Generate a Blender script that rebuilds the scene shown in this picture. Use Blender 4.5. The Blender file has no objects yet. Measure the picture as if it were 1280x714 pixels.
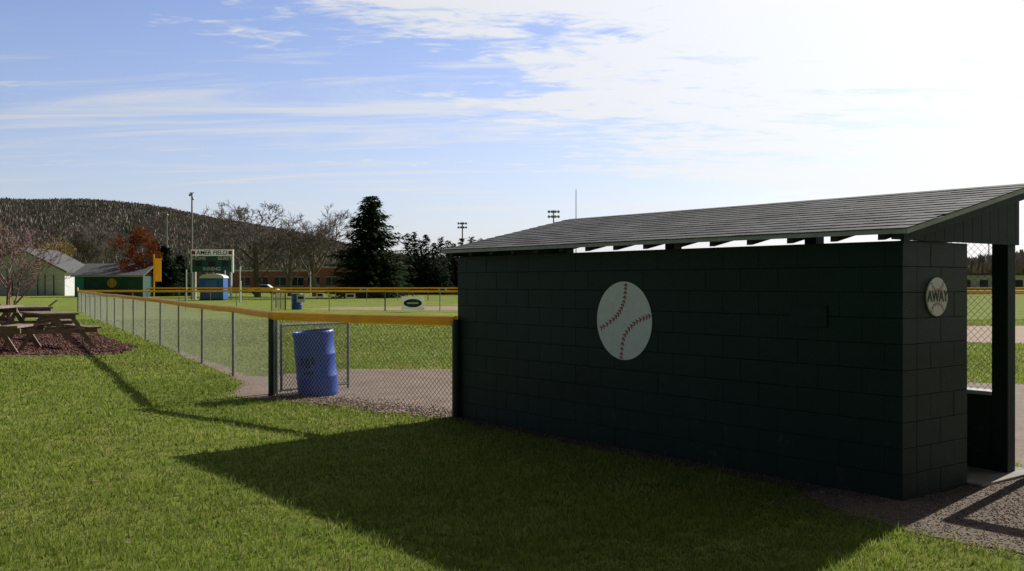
import bpy, math, random
import numpy as np
from mathutils import Vector, Matrix
random.seed(7); np.random.seed(7)
scene=bpy.context.scene
F=1234.0; CZ=1.66; HY=354.0
def gp(px,y,z=0.0):
    d=(CZ-z)*F/(y-HY); return ((px-640)/F*d,d,z)
def at(px,d): return (px-640)/F*d
def zz(y,d): return CZ+(HY-y)/F*d

# ---------------- materials
def mat(name,col,rough=.7,metal=0,var=0.0,vscale=5,bump=0.0,bscale=40,col2=None,attr=False,transl=0.0,spec=.5,detail=6):
    m=bpy.data.materials.new(name); m.use_nodes=True
    nt=m.node_tree; n=nt.nodes; l=nt.links; b=n['Principled BSDF']; out=n['Material Output']
    b.inputs['Roughness'].default_value=rough; b.inputs['Metallic'].default_value=metal
    b.inputs['Specular IOR Level'].default_value=spec
    c=(*col,1)
    b.inputs['Base Color'].default_value=c
    tc=n.new('ShaderNodeTexCoord'); src=None
    if attr:
        a=n.new('ShaderNodeAttribute'); a.attribute_name='Col'; src=a.outputs['Color']
    if var>0 or col2:
        no=n.new('ShaderNodeTexNoise'); no.inputs['Scale'].default_value=vscale; no.inputs['Detail'].default_value=detail; no.inputs['Roughness'].default_value=.65
        l.new(tc.outputs['Object'],no.inputs['Vector'])
        mr=n.new('ShaderNodeMapRange'); mr.inputs['From Min'].default_value=.35; mr.inputs['From Max'].default_value=.65
        l.new(no.outputs['Fac'],mr.inputs['Value'])
        mx=n.new('ShaderNodeMix'); mx.data_type='RGBA'
        l.new(mr.outputs[0],mx.inputs['Factor'])
        if attr:
            mx.blend_type='MULTIPLY'; l.new(src,mx.inputs['A']); mx.inputs['B'].default_value=(1-var,1-var,1-var,1)
        else:
            mx.inputs['A'].default_value=c
            mx.inputs['B'].default_value=(*(col2 if col2 else [x*(1-var) for x in col]),1)
        src=mx.outputs['Result']
    if src: l.new(src,b.inputs['Base Color'])
    if bump>0:
        nb=n.new('ShaderNodeTexNoise'); nb.inputs['Scale'].default_value=bscale; nb.inputs['Detail'].default_value=5
        l.new(tc.outputs['Object'],nb.inputs['Vector'])
        bp=n.new('ShaderNodeBump'); bp.inputs['Strength'].default_value=bump; bp.inputs['Distance'].default_value=.02
        l.new(nb.outputs['Fac'],bp.inputs['Height']); l.new(bp.outputs['Normal'],b.inputs['Normal'])
    if transl>0:
        t=n.new('ShaderNodeBsdfTranslucent'); ms=n.new('ShaderNodeMixShader'); ms.inputs[0].default_value=transl
        if src: l.new(src,t.inputs['Color'])
        else: t.inputs['Color'].default_value=c
        l.new(b.outputs[0],ms.inputs[1]); l.new(t.outputs[0],ms.inputs[2]); l.new(ms.outputs[0],out.inputs['Surface'])
    return m

def wall_mat():
    m=mat('painted_block',(.0038,.0215,.0130),.5,col2=(.0068,.0285,.0185),vscale=1.3,bump=.35,bscale=90,spec=.22)
    nt=m.node_tree;n=nt.nodes;l=nt.links;b=n['Principled BSDF']
    old=b.inputs['Base Color'].links[0].from_socket
    tc=n.new('ShaderNodeTexCoord'); no=n.new('ShaderNodeTexNoise'); no.inputs['Scale'].default_value=5; no.inputs['Detail'].default_value=10; no.inputs['Roughness'].default_value=.8
    l.new(tc.outputs['Object'],no.inputs['Vector'])
    mr=n.new('ShaderNodeMapRange'); mr.inputs['From Min'].default_value=.58; mr.inputs['From Max'].default_value=.72; l.new(no.outputs['Fac'],mr.inputs['Value'])
    sp=n.new('ShaderNodeSeparateXYZ'); l.new(tc.outputs['Object'],sp.inputs[0])
    mz=n.new('ShaderNodeMapRange'); mz.inputs['From Min'].default_value=1.1; mz.inputs['From Max'].default_value=.05; mz.inputs['To Min'].default_value=.10; mz.inputs['To Max'].default_value=1.0; l.new(sp.outputs[2],mz.inputs['Value'])
    mu=n.new('ShaderNodeMath'); mu.operation='MULTIPLY'; l.new(mr.outputs[0],mu.inputs[0]); l.new(mz.outputs[0],mu.inputs[1])
    mx=n.new('ShaderNodeMix'); mx.data_type='RGBA'; l.new(mu.outputs[0],mx.inputs['Factor']); l.new(old,mx.inputs['A']); mx.inputs['B'].default_value=(.075,.08,.068,1)
    l.new(mx.outputs['Result'],b.inputs['Base Color'])
    return m
M_green=wall_mat()
M_mortar=mat('painted_mortar',(.0022,.010,.008),.8,bump=.3,bscale=80,spec=.15)
M_greenwood=mat('painted_wood',(.007,.027,.020),.6,var=.3,vscale=12,bump=.2,bscale=50,spec=.25)
M_white=mat('white_paint',(.76,.78,.78),.6,var=.12,vscale=9)
M_ballwhite=mat('ball_white_paint',(.88,.90,.92),.6,var=.10,vscale=14)
M_red=mat('red_paint',(.38,.02,.03),.6)
M_black=mat('black_paint',(.015,.015,.015),.6)
M_metal=mat('galvanized',(.30,.31,.31),.5,metal=.4,var=.3,vscale=8)
M_wire=mat('fence_wire',(.15,.15,.145),.6,metal=.2)
M_wire2=mat('fence_wire_galvanized',(.40,.40,.38),.5,metal=.2)
M_darkpost=mat('green_post',(.010,.04,.03),.5,var=.3)
M_yellow=mat('yellow_cap',(.95,.62,.06),.5,var=.12,vscale=3,transl=.35)
M_drip=mat('drip_edge',(.42,.44,.45),.5,var=.3,vscale=7)
M_concrete=mat('concrete',(.36,.33,.29),.85,var=.3,vscale=4,bump=.3)
M_dirt=mat('dirt',(.31,.225,.17),.95,col2=(.20,.14,.105),vscale=2.2,bump=.8,bscale=30)
M_infield=mat('infield',(.42,.28,.19),.95,col2=(.34,.22,.15),vscale=.8,bump=.4,bscale=20)
M_gravel=mat('gravel_base',(.23,.165,.12),.95,col2=(.12,.088,.065),vscale=14,bump=1,bscale=60)
M_darkdirt=mat('dark_dirt',(.13,.095,.07),.95,col2=(.07,.05,.038),vscale=8,bump=1,bscale=50)  # darker brown dirt for the strip along the wall foot
M_mulch=mat('mulch',(.19,.08,.065),.95,col2=(.11,.048,.04),vscale=6,bump=1,bscale=25)
M_wood=mat('weathered_wood',(.32,.25,.19),.8,col2=(.18,.14,.11),vscale=7,bump=.4,bscale=30)
M_blue=mat('blue_plastic',(.012,.07,.48),.4,col2=(.02,.10,.52),vscale=5)
M_blueb=mat('blue_panel',(.03,.16,.55),.5,var=.2,vscale=2)
M_attr=mat('foliage',(.1,.1,.1),.85,attr=True,transl=.25,spec=.1)
M_grassb=mat('grass_blade',(.1,.1,.1),.6,attr=True,transl=.5,spec=.2)
M_bark=mat('bark',(.19,.155,.135),.9,var=.4,vscale=3)
M_barkred=mat('bark_red',(.30,.19,.175),.9,var=.4,vscale=3)
M_forest=mat('forest',(.1,.1,.1),1,attr=True,spec=0)
M_stone=mat('stones',(.1,.1,.1),.9,attr=True,spec=.2)
M_roofgrey=mat('roof_grey',(.13,.13,.135),.9,var=.3,vscale=2)
M_teal=mat('lit_teal_wall',(.05,.42,.33),.7,var=.2,vscale=2)  # brighter shed green, the lit look of its side put into the colour
M_dgreen=mat('shed_green',(.016,.085,.062),.7,var=.3,vscale=2)
M_offwhite=mat('siding',(.74,.75,.77),.7,var=.12,vscale=1)
M_glass=mat('dark_glass',(.02,.025,.03),.1)
M_tealsign=mat('scoreboard_green',(.012,.10,.07),.6,var=.15,vscale=2)

def grass_mat():
    m=bpy.data.materials.new('grass_ground'); m.use_nodes=True
    nt=m.node_tree;n=nt.nodes;l=nt.links;b=n['Principled BSDF']
    b.inputs['Roughness'].default_value=.95; b.inputs['Specular IOR Level'].default_value=.05
    tc=n.new('ShaderNodeTexCoord')
    def noise(s,d=5,r=.6,vec=None):
        x=n.new('ShaderNodeTexNoise'); x.inputs['Scale'].default_value=s; x.inputs['Detail'].default_value=d; x.inputs['Roughness'].default_value=r
        l.new(vec or tc.outputs['Object'],x.inputs['Vector']); return x.outputs['Fac']
    def rng(s,a,b_):
        x=n.new('ShaderNodeMapRange'); x.inputs['From Min'].default_value=a; x.inputs['From Max'].default_value=b_; l.new(s,x.inputs['Value']); return x.outputs[0]
    def mix(f,a,b_):
        x=n.new('ShaderNodeMix'); x.data_type='RGBA'; l.new(f,x.inputs['Factor'])
        for k,v in (('A',a),('B',b_)):
            if isinstance(v,tuple): x.inputs[k].default_value=(*v,1)
            else: l.new(v,x.inputs[k])
        return x.outputs['Result']
    c1=mix(rng(noise(9,6,.75),.35,.65),(.135,.20,.028),(.28,.36,.06))
    c2=mix(rng(noise(.35,5,.65),.42,.68),c1,(.34,.35,.09))
    c3=mix(rng(noise(1.7,6,.7),.52,.72),c2,(.13,.20,.03))
    l.new(c3,b.inputs['Base Color'])
    bp=n.new('ShaderNodeBump'); bp.inputs['Strength'].default_value=.8; bp.inputs['Distance'].default_value=.04
    l.new(noise(28,5,.8),bp.inputs['Height']); l.new(bp.outputs['Normal'],b.inputs['Normal'])
    return m
M_grass=grass_mat()

def shingle_mat():
    m=bpy.data.materials.new('asphalt_shingle'); m.use_nodes=True
    nt=m.node_tree;n=nt.nodes;l=nt.links;b=n['Principled BSDF']
    b.inputs['Roughness'].default_value=.8; b.inputs['Specular IOR Level'].default_value=.3
    a=n.new('ShaderNodeAttribute'); a.attribute_name='Col'
    tc=n.new('ShaderNodeTexCoord'); no=n.new('ShaderNodeTexNoise'); no.inputs['Scale'].default_value=60; no.inputs['Detail'].default_value=4
    l.new(tc.outputs['Object'],no.inputs['Vector'])
    mx=n.new('ShaderNodeMix'); mx.data_type='RGBA'; mx.blend_type='MULTIPLY'; mx.inputs['Factor'].default_value=1
    mr=n.new('ShaderNodeMapRange'); mr.inputs['From Min'].default_value=.3; mr.inputs['From Max'].default_value=.7; mr.inputs['To Min'].default_value=.6; mr.inputs['To Max'].default_value=1.2
    l.new(no.outputs['Fac'],mr.inputs['Value']); l.new(a.outputs['Color'],mx.inputs['A']); l.new(mr.outputs[0],mx.inputs['B'])
    n2=n.new('ShaderNodeTexNoise'); n2.inputs['Scale'].default_value=1.8; n2.inputs['Detail'].default_value=5; l.new(tc.outputs['Object'],n2.inputs['Vector'])
    mr2=n.new('ShaderNodeMapRange'); mr2.inputs['From Min'].default_value=.3; mr2.inputs['From Max'].default_value=.7; mr2.inputs['To Min'].default_value=.6; mr2.inputs['To Max'].default_value=1.15; l.new(n2.outputs['Fac'],mr2.inputs['Value'])
    m2=n.new('ShaderNodeMix'); m2.data_type='RGBA'; m2.blend_type='MULTIPLY'; m2.inputs['Factor'].default_value=1; l.new(mx.outputs['Result'],m2.inputs['A']); l.new(mr2.outputs[0],m2.inputs['B'])
    l.new(m2.outputs['Result'],b.inputs['Base Color'])
    bp=n.new('ShaderNodeBump'); bp.inputs['Strength'].default_value=.6; bp.inputs['Distance'].default_value=.004
    l.new(no.outputs['Fac'],bp.inputs['Height']); l.new(bp.outputs['Normal'],b.inputs['Normal'])
    return m
M_shingle=shingle_mat()

def brick_mat():
    m=bpy.data.materials.new('red_brick'); m.use_nodes=True
    nt=m.node_tree;n=nt.nodes;l=nt.links;b=n['Principled BSDF']; b.inputs['Roughness'].default_value=.9
    tc=n.new('ShaderNodeTexCoord'); sp=n.new('ShaderNodeSeparateXYZ'); cb=n.new('ShaderNodeCombineXYZ')
    l.new(tc.outputs['Object'],sp.inputs[0]); l.new(sp.outputs[0],cb.inputs[0]); l.new(sp.outputs[2],cb.inputs[1])
    br=n.new('ShaderNodeTexBrick'); br.inputs['Scale'].default_value=1; br.inputs['Brick Width'].default_value=.4; br.inputs['Row Height'].default_value=.13; br.inputs['Mortar Size'].default_value=.012
    br.inputs['Color1'].default_value=(.42,.15,.115,1); br.inputs['Color2'].default_value=(.34,.12,.095,1); br.inputs['Mortar'].default_value=(.40,.26,.23,1)
    l.new(cb.outputs[0],br.inputs['Vector']); l.new(br.outputs['Color'],b.inputs['Base Color'])
    return m
M_brick=brick_mat()

# ---------------- mesh builder
class MB:
    def __init__(s): s.v=[]; s.f=[]; s.m=[]; s.c=[]
    def add(s,vs,fs,mi=0,col=None):
        o=len(s.v); s.v+= [tuple(p) for p in vs]; s.f+=[tuple(i+o for i in f) for f in fs]; s.m+=[mi]*len(fs)
        s.c+=[col or (1,1,1)]*len(vs)
    def hexa(s,p,mi=0,col=None):
        s.add(p,[(0,3,2,1),(4,5,6,7),(0,1,5,4),(1,2,6,5),(2,3,7,6),(3,0,4,7)],mi,col)
    def box(s,x0,x1,y0,y1,z0,z1,mi=0,col=None):
        s.hexa([(x0,y0,z0),(x1,y0,z0),(x1,y1,z0),(x0,y1,z0),(x0,y0,z1),(x1,y0,z1),(x1,y1,z1),(x0,y1,z1)],mi,col)
    def tube(s,a,b,r0,r1=None,n=6,mi=0,cap=True,col=None):
        r1=r0 if r1 is None else r1
        a=Vector(a);b=Vector(b);d=(b-a)
        if d.length<1e-6:return
        d.normalize(); u=d.orthogonal().normalized(); w=d.cross(u)
        vs=[]
        for P,r in((a,r0),(b,r1)):
            for i in range(n):
                t=2*math.pi*i/n; vs.append(P+u*(math.cos(t)*r)+w*(math.sin(t)*r))
        fs=[(i,(i+1)%n,n+(i+1)%n,n+i) for i in range(n)]
        if cap and n>3: fs+=[tuple(range(n-1,-1,-1)),tuple(range(n,2*n))]
        s.add(vs,fs,mi,col)
    def disc(s,c,ux,uz,r,n=48,mi=0,th=None):
        c=Vector(c);ux=Vector(ux);uz=Vector(uz)
        s.add([c+ux*(math.cos(2*math.pi*i/n)*r)+uz*(math.sin(2*math.pi*i/n)*r) for i in range(n)],[tuple(range(n))],mi)
    def obj(s,name,mats,parent=None,smooth=False,bevel=0,colors=False):
        me=bpy.data.meshes.new(name); me.from_pydata(s.v,[],s.f)
        for m in (mats if isinstance(mats,(list,tuple)) else [mats]): me.materials.append(m)
        me.polygons.foreach_set('material_index',s.m)
        if smooth: me.polygons.foreach_set('use_smooth',[True]*len(s.f))
        if colors:
            a=me.color_attributes.new('Col','FLOAT_COLOR','POINT')
            a.data.foreach_set('color',[x for c in s.c for x in (*c,1)])
        me.update()
        o=bpy.data.objects.new(name,me); scene.collection.objects.link(o)
        if parent: o.parent=parent
        if bevel:
            b=o.modifiers.new('bevel','BEVEL'); b.width=bevel; b.segments=2; b.limit_method='ANGLE'
        return o
def empty(name,loc=(0,0,0),rz=0,sc=1):
    e=bpy.data.objects.new(name,None); e.location=loc; e.rotation_euler=(0,0,rz); e.scale=(sc,)*3
    scene.collection.objects.link(e); return e
def npmesh(name,V,Fc,m,C=None,parent=None):
    k=Fc.shape[1]; me=bpy.data.meshes.new(name)
    me.vertices.add(len(V)); me.vertices.foreach_set('co',V.astype(np.float32).ravel())
    me.loops.add(Fc.size); me.loops.foreach_set('vertex_index',Fc.astype(np.int32).ravel())
    me.polygons.add(len(Fc)); me.polygons.foreach_set('loop_start',np.arange(0,Fc.size,k,dtype=np.int32))
    me.update(calc_edges=True); me.materials.append(m)
    if C is not None:
        a=me.color_attributes.new('Col','FLOAT_COLOR','POINT')
        a.data.foreach_set('color',np.concatenate([C,np.ones((len(C),1))],1).astype(np.float32).ravel())
    o=bpy.data.objects.new(name,me); scene.collection.objects.link(o)
    if parent:o.parent=parent
    return o
def text(name,body,size,m,parent,loc,rot,ext=.002,sx=1):
    cu=bpy.data.curves.new(name,'FONT'); cu.body=body; cu.size=size; cu.align_x='CENTER'; cu.align_y='CENTER'; cu.extrude=ext; cu.offset=size*.018
    t=bpy.data.objects.new(name+'_t',cu); scene.collection.objects.link(t)
    me=bpy.data.meshes.new_from_object(t.evaluated_get(bpy.context.evaluated_depsgraph_get()))
    bpy.data.objects.remove(t); me.materials.clear(); me.materials.append(m)
    o=bpy.data.objects.new(name,me); scene.collection.objects.link(o); o.parent=parent; o.location=loc; o.rotation_euler=rot; o.scale=(sx,1,1); return o

# ---------------- ground
mb=MB(); R=4000
mb.add([(-R,-200,0),(R,-200,0),(R,R,0),(-R,R,0)],[(0,1,2,3)]); mb.obj('grass_ground',M_grass)
OX,OY=2.96,7.48; U=(-.61,.792); Vv=(.792,.61)
def L2W(x,y): return (OX-x*U[0]+y*Vv[0], OY-x*U[1]+y*Vv[1])   # local x = -u
def ragged(poly,step=.25,j=.06,seed=1):
    r=random.Random(seed); out=[]
    for i in range(len(poly)):
        a=poly[i]; b=poly[(i+1)%len(poly)]; L=math.dist(a,b); n=max(1,int(L/step))
        for k in range(n):
            t=k/n; out.append((a[0]+(b[0]-a[0])*t+r.uniform(-j,j),a[1]+(b[1]-a[1])*t+r.uniform(-j,j)))
    return out
polys=[]
def sheet(name,poly,m,z,step=.25,j=.06,excl=True):
    p=ragged(poly,step,j); mb=MB(); mb.add([(x,y,z) for x,y in p],[tuple(range(len(p)))]); o=mb.obj(name,m)
    if excl: polys.append(np.array(p))
    return o
P1=(-3.53,14.5); P2=(-.67,12.19)
FD=(-.452,.892); FN=(.892,.452)
def fp(s,o=0): return (P1[0]+FD[0]*s+FN[0]*o, P1[1]+FD[1]*s+FN[1]*o)
sheet('dirt_strip',[L2W(-6.05,-.12),L2W(-3,-.20),L2W(-.6,-.28),L2W(-.6,.1),L2W(-6.05,.1)],M_darkdirt,.004,.18,.06)
sheet('warning_track_dirt',[(-.75,11.95),(-3.1,13.85),(-4.1,14.45),fp(1.2,-.2),fp(3.2,.1),fp(3.2,.8),(-3.2,19.0),(1.5,19.0),(6,17.2),(12,14.5),(12,11),L2W(1.5,2.2),L2W(-5.9,1.9),L2W(-6.0,.2)],M_dirt,.006,.3,.09)
sheet('warning_track_dirt',[fp(3.0,.05),fp(10,.1),fp(14,.15),fp(10,.25),fp(3.0,.4)],M_dirt,.004,.4,.06)
sheet('gravel_path',[L2W(-.62,-.4),L2W(-.3,-.6),L2W(.6,-.82),L2W(1.3,-.74),L2W(6,-.9),L2W(6,3),L2W(.0,3),L2W(0,.1),L2W(-.6,.1)],M_gravel,.008,.15,.05)
sheet('mulch_bed',[gp(-260,446)[:2],gp(60,446)[:2],gp(150,443)[:2],gp(168,434)[:2],gp(120,417)[:2],gp(-200,414)[:2]],M_mulch,.005,.4,.12)
sheet('infield_dirt',[(8,29),(16,26.5),(42,29),(46,36),(24,39),(12,37)],M_infield,.005,.6,.15)
sheet('infield_dirt',[(-13,62),(-4,60),(6,60),(9,66),(-2,72),(-12,68)],M_infield,.005,.6,.15)
def inpoly(X,Y,p):
    ins=np.zeros(len(X),bool); n=len(p)
    for i in range(n):
        x1,y1=p[i];x2,y2=p[(i+1)%n]
        c=((y1>Y)!=(y2>Y)); xi=(x2-x1)*(Y-y1)/((y2-y1) if y2!=y1 else 1e-9)+x1
        ins^=(c&(X<xi))
    return ins
# grass blades
N=500000
d=np.exp(np.random.uniform(math.log(3.8),math.log(45),N)); x=np.random.uniform(-.62,.62,N)*d
X=x;Y=d
cl=np.sin(X*2.1+np.sin(Y*1.7)*1.4)*np.sin(Y*2.6+np.sin(X*1.3)*1.7)
cl2=np.sin(X*7.3+2*np.sin(Y*5.1))*np.sin(Y*8.1+2*np.sin(X*4.7))
cl3=np.sin(X*.7+1.2*np.sin(Y*.45)+1)*np.sin(Y*.55+1.5*np.sin(X*.6))
cl4=np.sin(X*19+3*np.sin(Y*11))*np.sin(Y*23+3*np.sin(X*13))
jx=X+np.random.normal(0,.09,N); jy=Y+np.random.normal(0,.09,N)
ok=np.random.rand(N)<(.78+.22*cl4+.14*cl2)
for p in polys: ok&=~inpoly(jx,jy,p)
rx=X-OX; ry=Y-OY; lx=-(rx*U[0]+ry*U[1]); ly=rx*Vv[0]+ry*Vv[1]
ok&=~((lx<.05)&(lx>-6.0)&(ly>-.03)&(ly<1.95))
X=X[ok];Y=Y[ok];cl=cl[ok];cl2=cl2[ok];cl3=cl3[ok];cl4=cl4[ok];n=len(X); D=Y
h=np.random.uniform(.018,.044,n)*(1+.25*cl+.28*cl2+.3*cl4)*(1+D*.012); w=.0028*np.clip(D/5,1,6)*np.random.uniform(.7,1.3,n)
tall=np.random.rand(n)<.025; h[tall]*=1.8
an=np.random.uniform(0,2*math.pi,n); ln=np.random.uniform(0,.9,n)*h; la=np.random.uniform(0,2*math.pi,n)
V=np.zeros((n,3,3)); V[:,0,0]=X-np.cos(an)*w;V[:,0,1]=Y-np.sin(an)*w; V[:,1,0]=X+np.cos(an)*w;V[:,1,1]=Y+np.sin(an)*w
V[:,2,0]=X+np.cos(la)*ln;V[:,2,1]=Y+np.sin(la)*ln;V[:,2,2]=h
g=np.random.rand(n,1); base=np.array([.13,.205,.025])*(1-g)+np.array([.36,.43,.075])*g
dry=np.random.rand(n)<.08+.06*cl3; base[dry]=np.array([.52,.46,.20])
base*= (1+.14*cl+.16*cl2+.14*cl3+.16*cl4)[:,None]
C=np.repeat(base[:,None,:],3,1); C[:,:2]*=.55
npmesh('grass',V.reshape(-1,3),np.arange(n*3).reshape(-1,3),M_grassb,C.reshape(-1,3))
def stones(name,n,gen,smin,smax,cols):
    oc=np.array([[1,0,0],[-1,0,0],[0,1,0],[0,-1,0],[0,0,1],[0,0,-1]],float)
    fc=np.array([[0,2,4],[2,1,4],[1,3,4],[3,0,4],[2,0,5],[1,2,5],[3,1,5],[0,3,5]])
    P=gen(n); n=len(P); s=np.random.uniform(smin,smax,n)
    V=oc[None]*np.random.uniform(.6,1.2,(n,6,3))*s[:,None,None]; V[:,:,2]*=.6
    V[:,:,0]+=P[:,0:1];V[:,:,1]+=P[:,1:2];V[:,:,2]+=s[:,None]*.2+.008
    Fx=(fc[None]+(np.arange(n)*6)[:,None,None]).reshape(-1,3)
    cc=np.array(cols)[np.random.randint(0,len(cols),n)]*np.random.uniform(.6,1.2,(n,1))
    npmesh(name,V.reshape(-1,3),Fx,M_stone,np.repeat(cc,6,0))
def g1(n):
    xl=np.random.uniform(-.6,2.6,n); yl=np.random.uniform(-.95,2.2,n)
    k=~((xl<0)&(yl>0)); xl=xl[k];yl=yl[k]
    return np.stack([OX-xl*U[0]+yl*Vv[0],OY-xl*U[1]+yl*Vv[1]],1)
stones('gravel',15000,g1,.004,.011,[(.36,.27,.20),(.26,.19,.145),(.44,.34,.26),(.18,.13,.10),(.34,.21,.14)])
def g2(n):
    xl=np.random.uniform(-6,-.3,n); yl=-np.abs(np.random.normal(0,.14,n))-.01
    return np.stack([OX-xl*U[0]+yl*Vv[0],OY-xl*U[1]+yl*Vv[1]],1)
stones('pebbles',3500,g2,.004,.012,[(.16,.12,.10),(.10,.08,.065),(.22,.17,.14)])
def g4(n):
    t=np.random.rand(n); xx=-3.6+t*2.9; yy=14.4-t*2.35+np.random.normal(0.25,.35,n)
    return np.stack([xx,yy],1)
stones('dirt_clods',2500,g4,.006,.018,[(.3,.21,.16),(.2,.14,.11),(.38,.29,.23)])
def g3f(n):
    P=np.stack([np.random.uniform(-17,-8.5,n),np.random.uniform(22.6,33,n)],1); return P[inpoly(P[:,0],P[:,1],polys[4])]
stones('mulch_chips',9000,g3f,.015,.05,[(.18,.08,.06),(.12,.055,.045),(.26,.13,.10)])
mb=MB()
for i in range(520):
    dd=math.exp(random.uniform(math.log(5),math.log(22))); xx=random.uniform(-.6,.35)*dd; a=random.uniform(0,6.3); s=random.uniform(.010,.024); z=random.uniform(.025,.04)
    c=random.choice([(.25,.16,.08),(.32,.24,.13),(.16,.09,.05),(.30,.26,.16)])
    ca,sa=math.cos(a),math.sin(a)
    mb.add([(xx+ca*s,dd+sa*s,z),(xx-sa*s*.5,dd+ca*s*.5,z+.006),(xx-ca*s,dd-sa*s,z+.01),(xx+sa*s*.5,dd-ca*s*.5,z+.002)],[(0,1,2,3)],0,c)
mb.obj('fallen_leaves',M_stone,colors=True)

# ---------------- dugout
dug=empty('baseball_dugout',(OX,OY,0),math.atan2(-U[1],-U[0]))
LEN=5.95; WH=1.985
core=MB(); core.box(-LEN+.002,-.002,.002,.198,0,WH-.004,0)
core.box(-.198,-.002,.199,.958,0,WH-.004,0); core.box(-LEN+.002,-LEN+.198,.199,.958,0,WH-.004,0)
core.obj('wall_core',M_mortar,dug)
bl=MB(); rh=WH/10; r=random.Random(3)
for k in range(10):
    gh=.0024; g=.0012
    z0=k*rh+gh; z1=(k+1)*rh-gh
    if k==0:z0=-.05
    xs=[-LEN]; off=.4 if k%2==0 else .2; q=-LEN+off
    while q<-.05: xs.append(q); q+=.4
    xs.append(0)
    if xs[-1]-xs[-2]<.06: xs.pop(-2)
    for a,b in zip(xs,xs[1:]):
        j=r.uniform(-.001,.001)
        bl.box(a+(g if a>-LEN else 0),b-(g if b<0 else 0),0+j,.2,z0,z1)
    ys=[.2+g]+([.55,.96] if k%2==0 else [.40,.75,.96])
    for side in(0,1):
        for a,b in zip(ys,ys[1:]):
            j=r.uniform(-.001,.001)
            if side==0: bl.box(-.2,0+j,a+g*(a>.21),b-g*(b<.95),z0,z1)
            else: bl.box(-LEN-j,-LEN+.2,a+g*(a>.21),b-g*(b<.95),z0,z1)
bl.obj('block_walls',M_green,dug,bevel=.003)
pt=MB(); pt.box(-1.02,-.66,-.010,-.002,1.30,1.48); pt.obj('wall_patch',M_greenwood,dug,bevel=.003)
lw=MB(); lw.box(-LEN+.2,-.15,1.66,1.80,0,.68); lw.obj('low_wall',M_green,dug,bevel=.005)
lc=MB(); lc.box(-LEN+.2,-.14,1.64,1.82,.682,.715); lc.obj('low_wall_cap',M_drip,dug,bevel=.004)
sl=MB(); sl.box(-LEN+.02,-.02,.21,2.0,-.05,.03); sl.box(-.019,.12,.97,2.0,-.05,.03); sl.obj('floor_slab',M_concrete,dug,bevel=.006)
ps=MB()
for xx in (-.07,-2.0,-3.95,-LEN+.07): ps.box(xx-.07,xx+.07,1.64,1.78,.03,2.36)
ps.obj('posts',M_greenwood,dug,bevel=.006)
SL=.222
def zr(y): return 2.062+SL*(y+.22)
X0,X1=-LEN-.02,.16; Y0,Y1=-.22,1.86
def slab(mbx,x0,x1,y0,y1,o0,o1,mi=0,col=None):
    mbx.hexa([(x0,y0,zr(y0)+o0),(x1,y0,zr(y0)+o0),(x1,y1,zr(y1)+o0),(x0,y1,zr(y1)+o0),(x0,y0,zr(y0)+o1),(x1,y0,zr(y0)+o1),(x1,y1,zr(y1)+o1),(x0,y1,zr(y1)+o1)],mi,col)
hd=MB(); hd.box(X0+.04,-.001,1.655,1.755,2.25,2.40); hd.obj('header_beam',M_greenwood,dug,bevel=.004)
dk=MB(); slab(dk,X0,X1,Y0,Y1,-.022,-.003); dk.obj('roof_deck',M_greenwood,dug)
rf=MB()
for i in range(15):
    xx=-.06-i*.412; slab(rf,xx-.03,xx+.03,Y0+.03,Y1-.03,-.085,-.023)
rf.obj('rafters',mat('rafter',(.03,.03,.026),.8,var=.4),dug)
sh=MB(); nc=15; ex=(Y1-Y0)/nc; r=random.Random(5)
for k in range(nc):
    y0=Y0-.012+k*ex; y1=y0+ex+.02; q=X0-.01-r.uniform(0,.25)
    while q<X1+.01:
        w=r.choice([.16,.22,.3,.3]); a=max(q,X0-.01); b=min(q+w-.004,X1+.012); q+=w
        if b-a<.02: continue
        t=r.uniform(.68,1.2); c=(.14*t,.14*t,.145*t); l=r.uniform(-.001,.002)
        oa=.009+l; ob=.003
        sh.hexa([(a,y0,zr(y0)-.002),(b,y0,zr(y0)-.002),(b,y1,zr(y1)-.002),(a,y1,zr(y1)-.002),(a,y0,zr(y0)+oa),(b,y0,zr(y0)+oa),(b,y1,zr(y1)+ob),(a,y1,zr(y1)+ob)],0,c)
sh.obj('roof_shingles',M_shingle,dug,colors=True)
de=MB(); 
de.box(X0-.004,X1+.004,Y0-.008,Y0-.002,zr(Y0)-.038,zr(Y0)-.004)
slab(de,X1+.002,X1+.008,Y0,Y1,-.040,-.004); slab(de,X0-.008,X0-.002,Y0,Y1,-.040,-.004)
de.obj('drip_edge',M_drip,dug)
for side,xo in ((0,.002),(1,-LEN-.022)):
    gb=MB(); y=-.16
    while y<1.78:
        y1=min(y+.145,1.80); zb=WH+.003 
        a=y+.0025; b=y1-.0025
        gb.hexa([(xo,a,zb),(xo+.02,a,zb),(xo+.02,b,zb),(xo,b,zb),(xo,a,zr(a)-.024),(xo+.02,a,zr(a)-.024),(xo+.02,b,zr(b)-.024),(xo,b,zr(b)-.024)]); y+=.145
    gb.obj('gable_siding',M_greenwood,dug)
tr=MB(); slab(tr,.10,.13,Y0+.02,Y1-.02,-.11,-.023); slab(tr,.028,.095,Y0+.02,Y1-.02,-.04,-.023); tr.obj('rake_board',M_greenwood,dug,bevel=.003)
bn=MB(); bn.box(-LEN+.3,-.4,.25,.55,.42,.46); 
for i in range(5): bn.box(-LEN+.5+i*1.2,-LEN+.56+i*1.2,.28,.52,.03,.419)
bn.obj('player_bench',M_wood,dug,bevel=.004)
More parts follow.
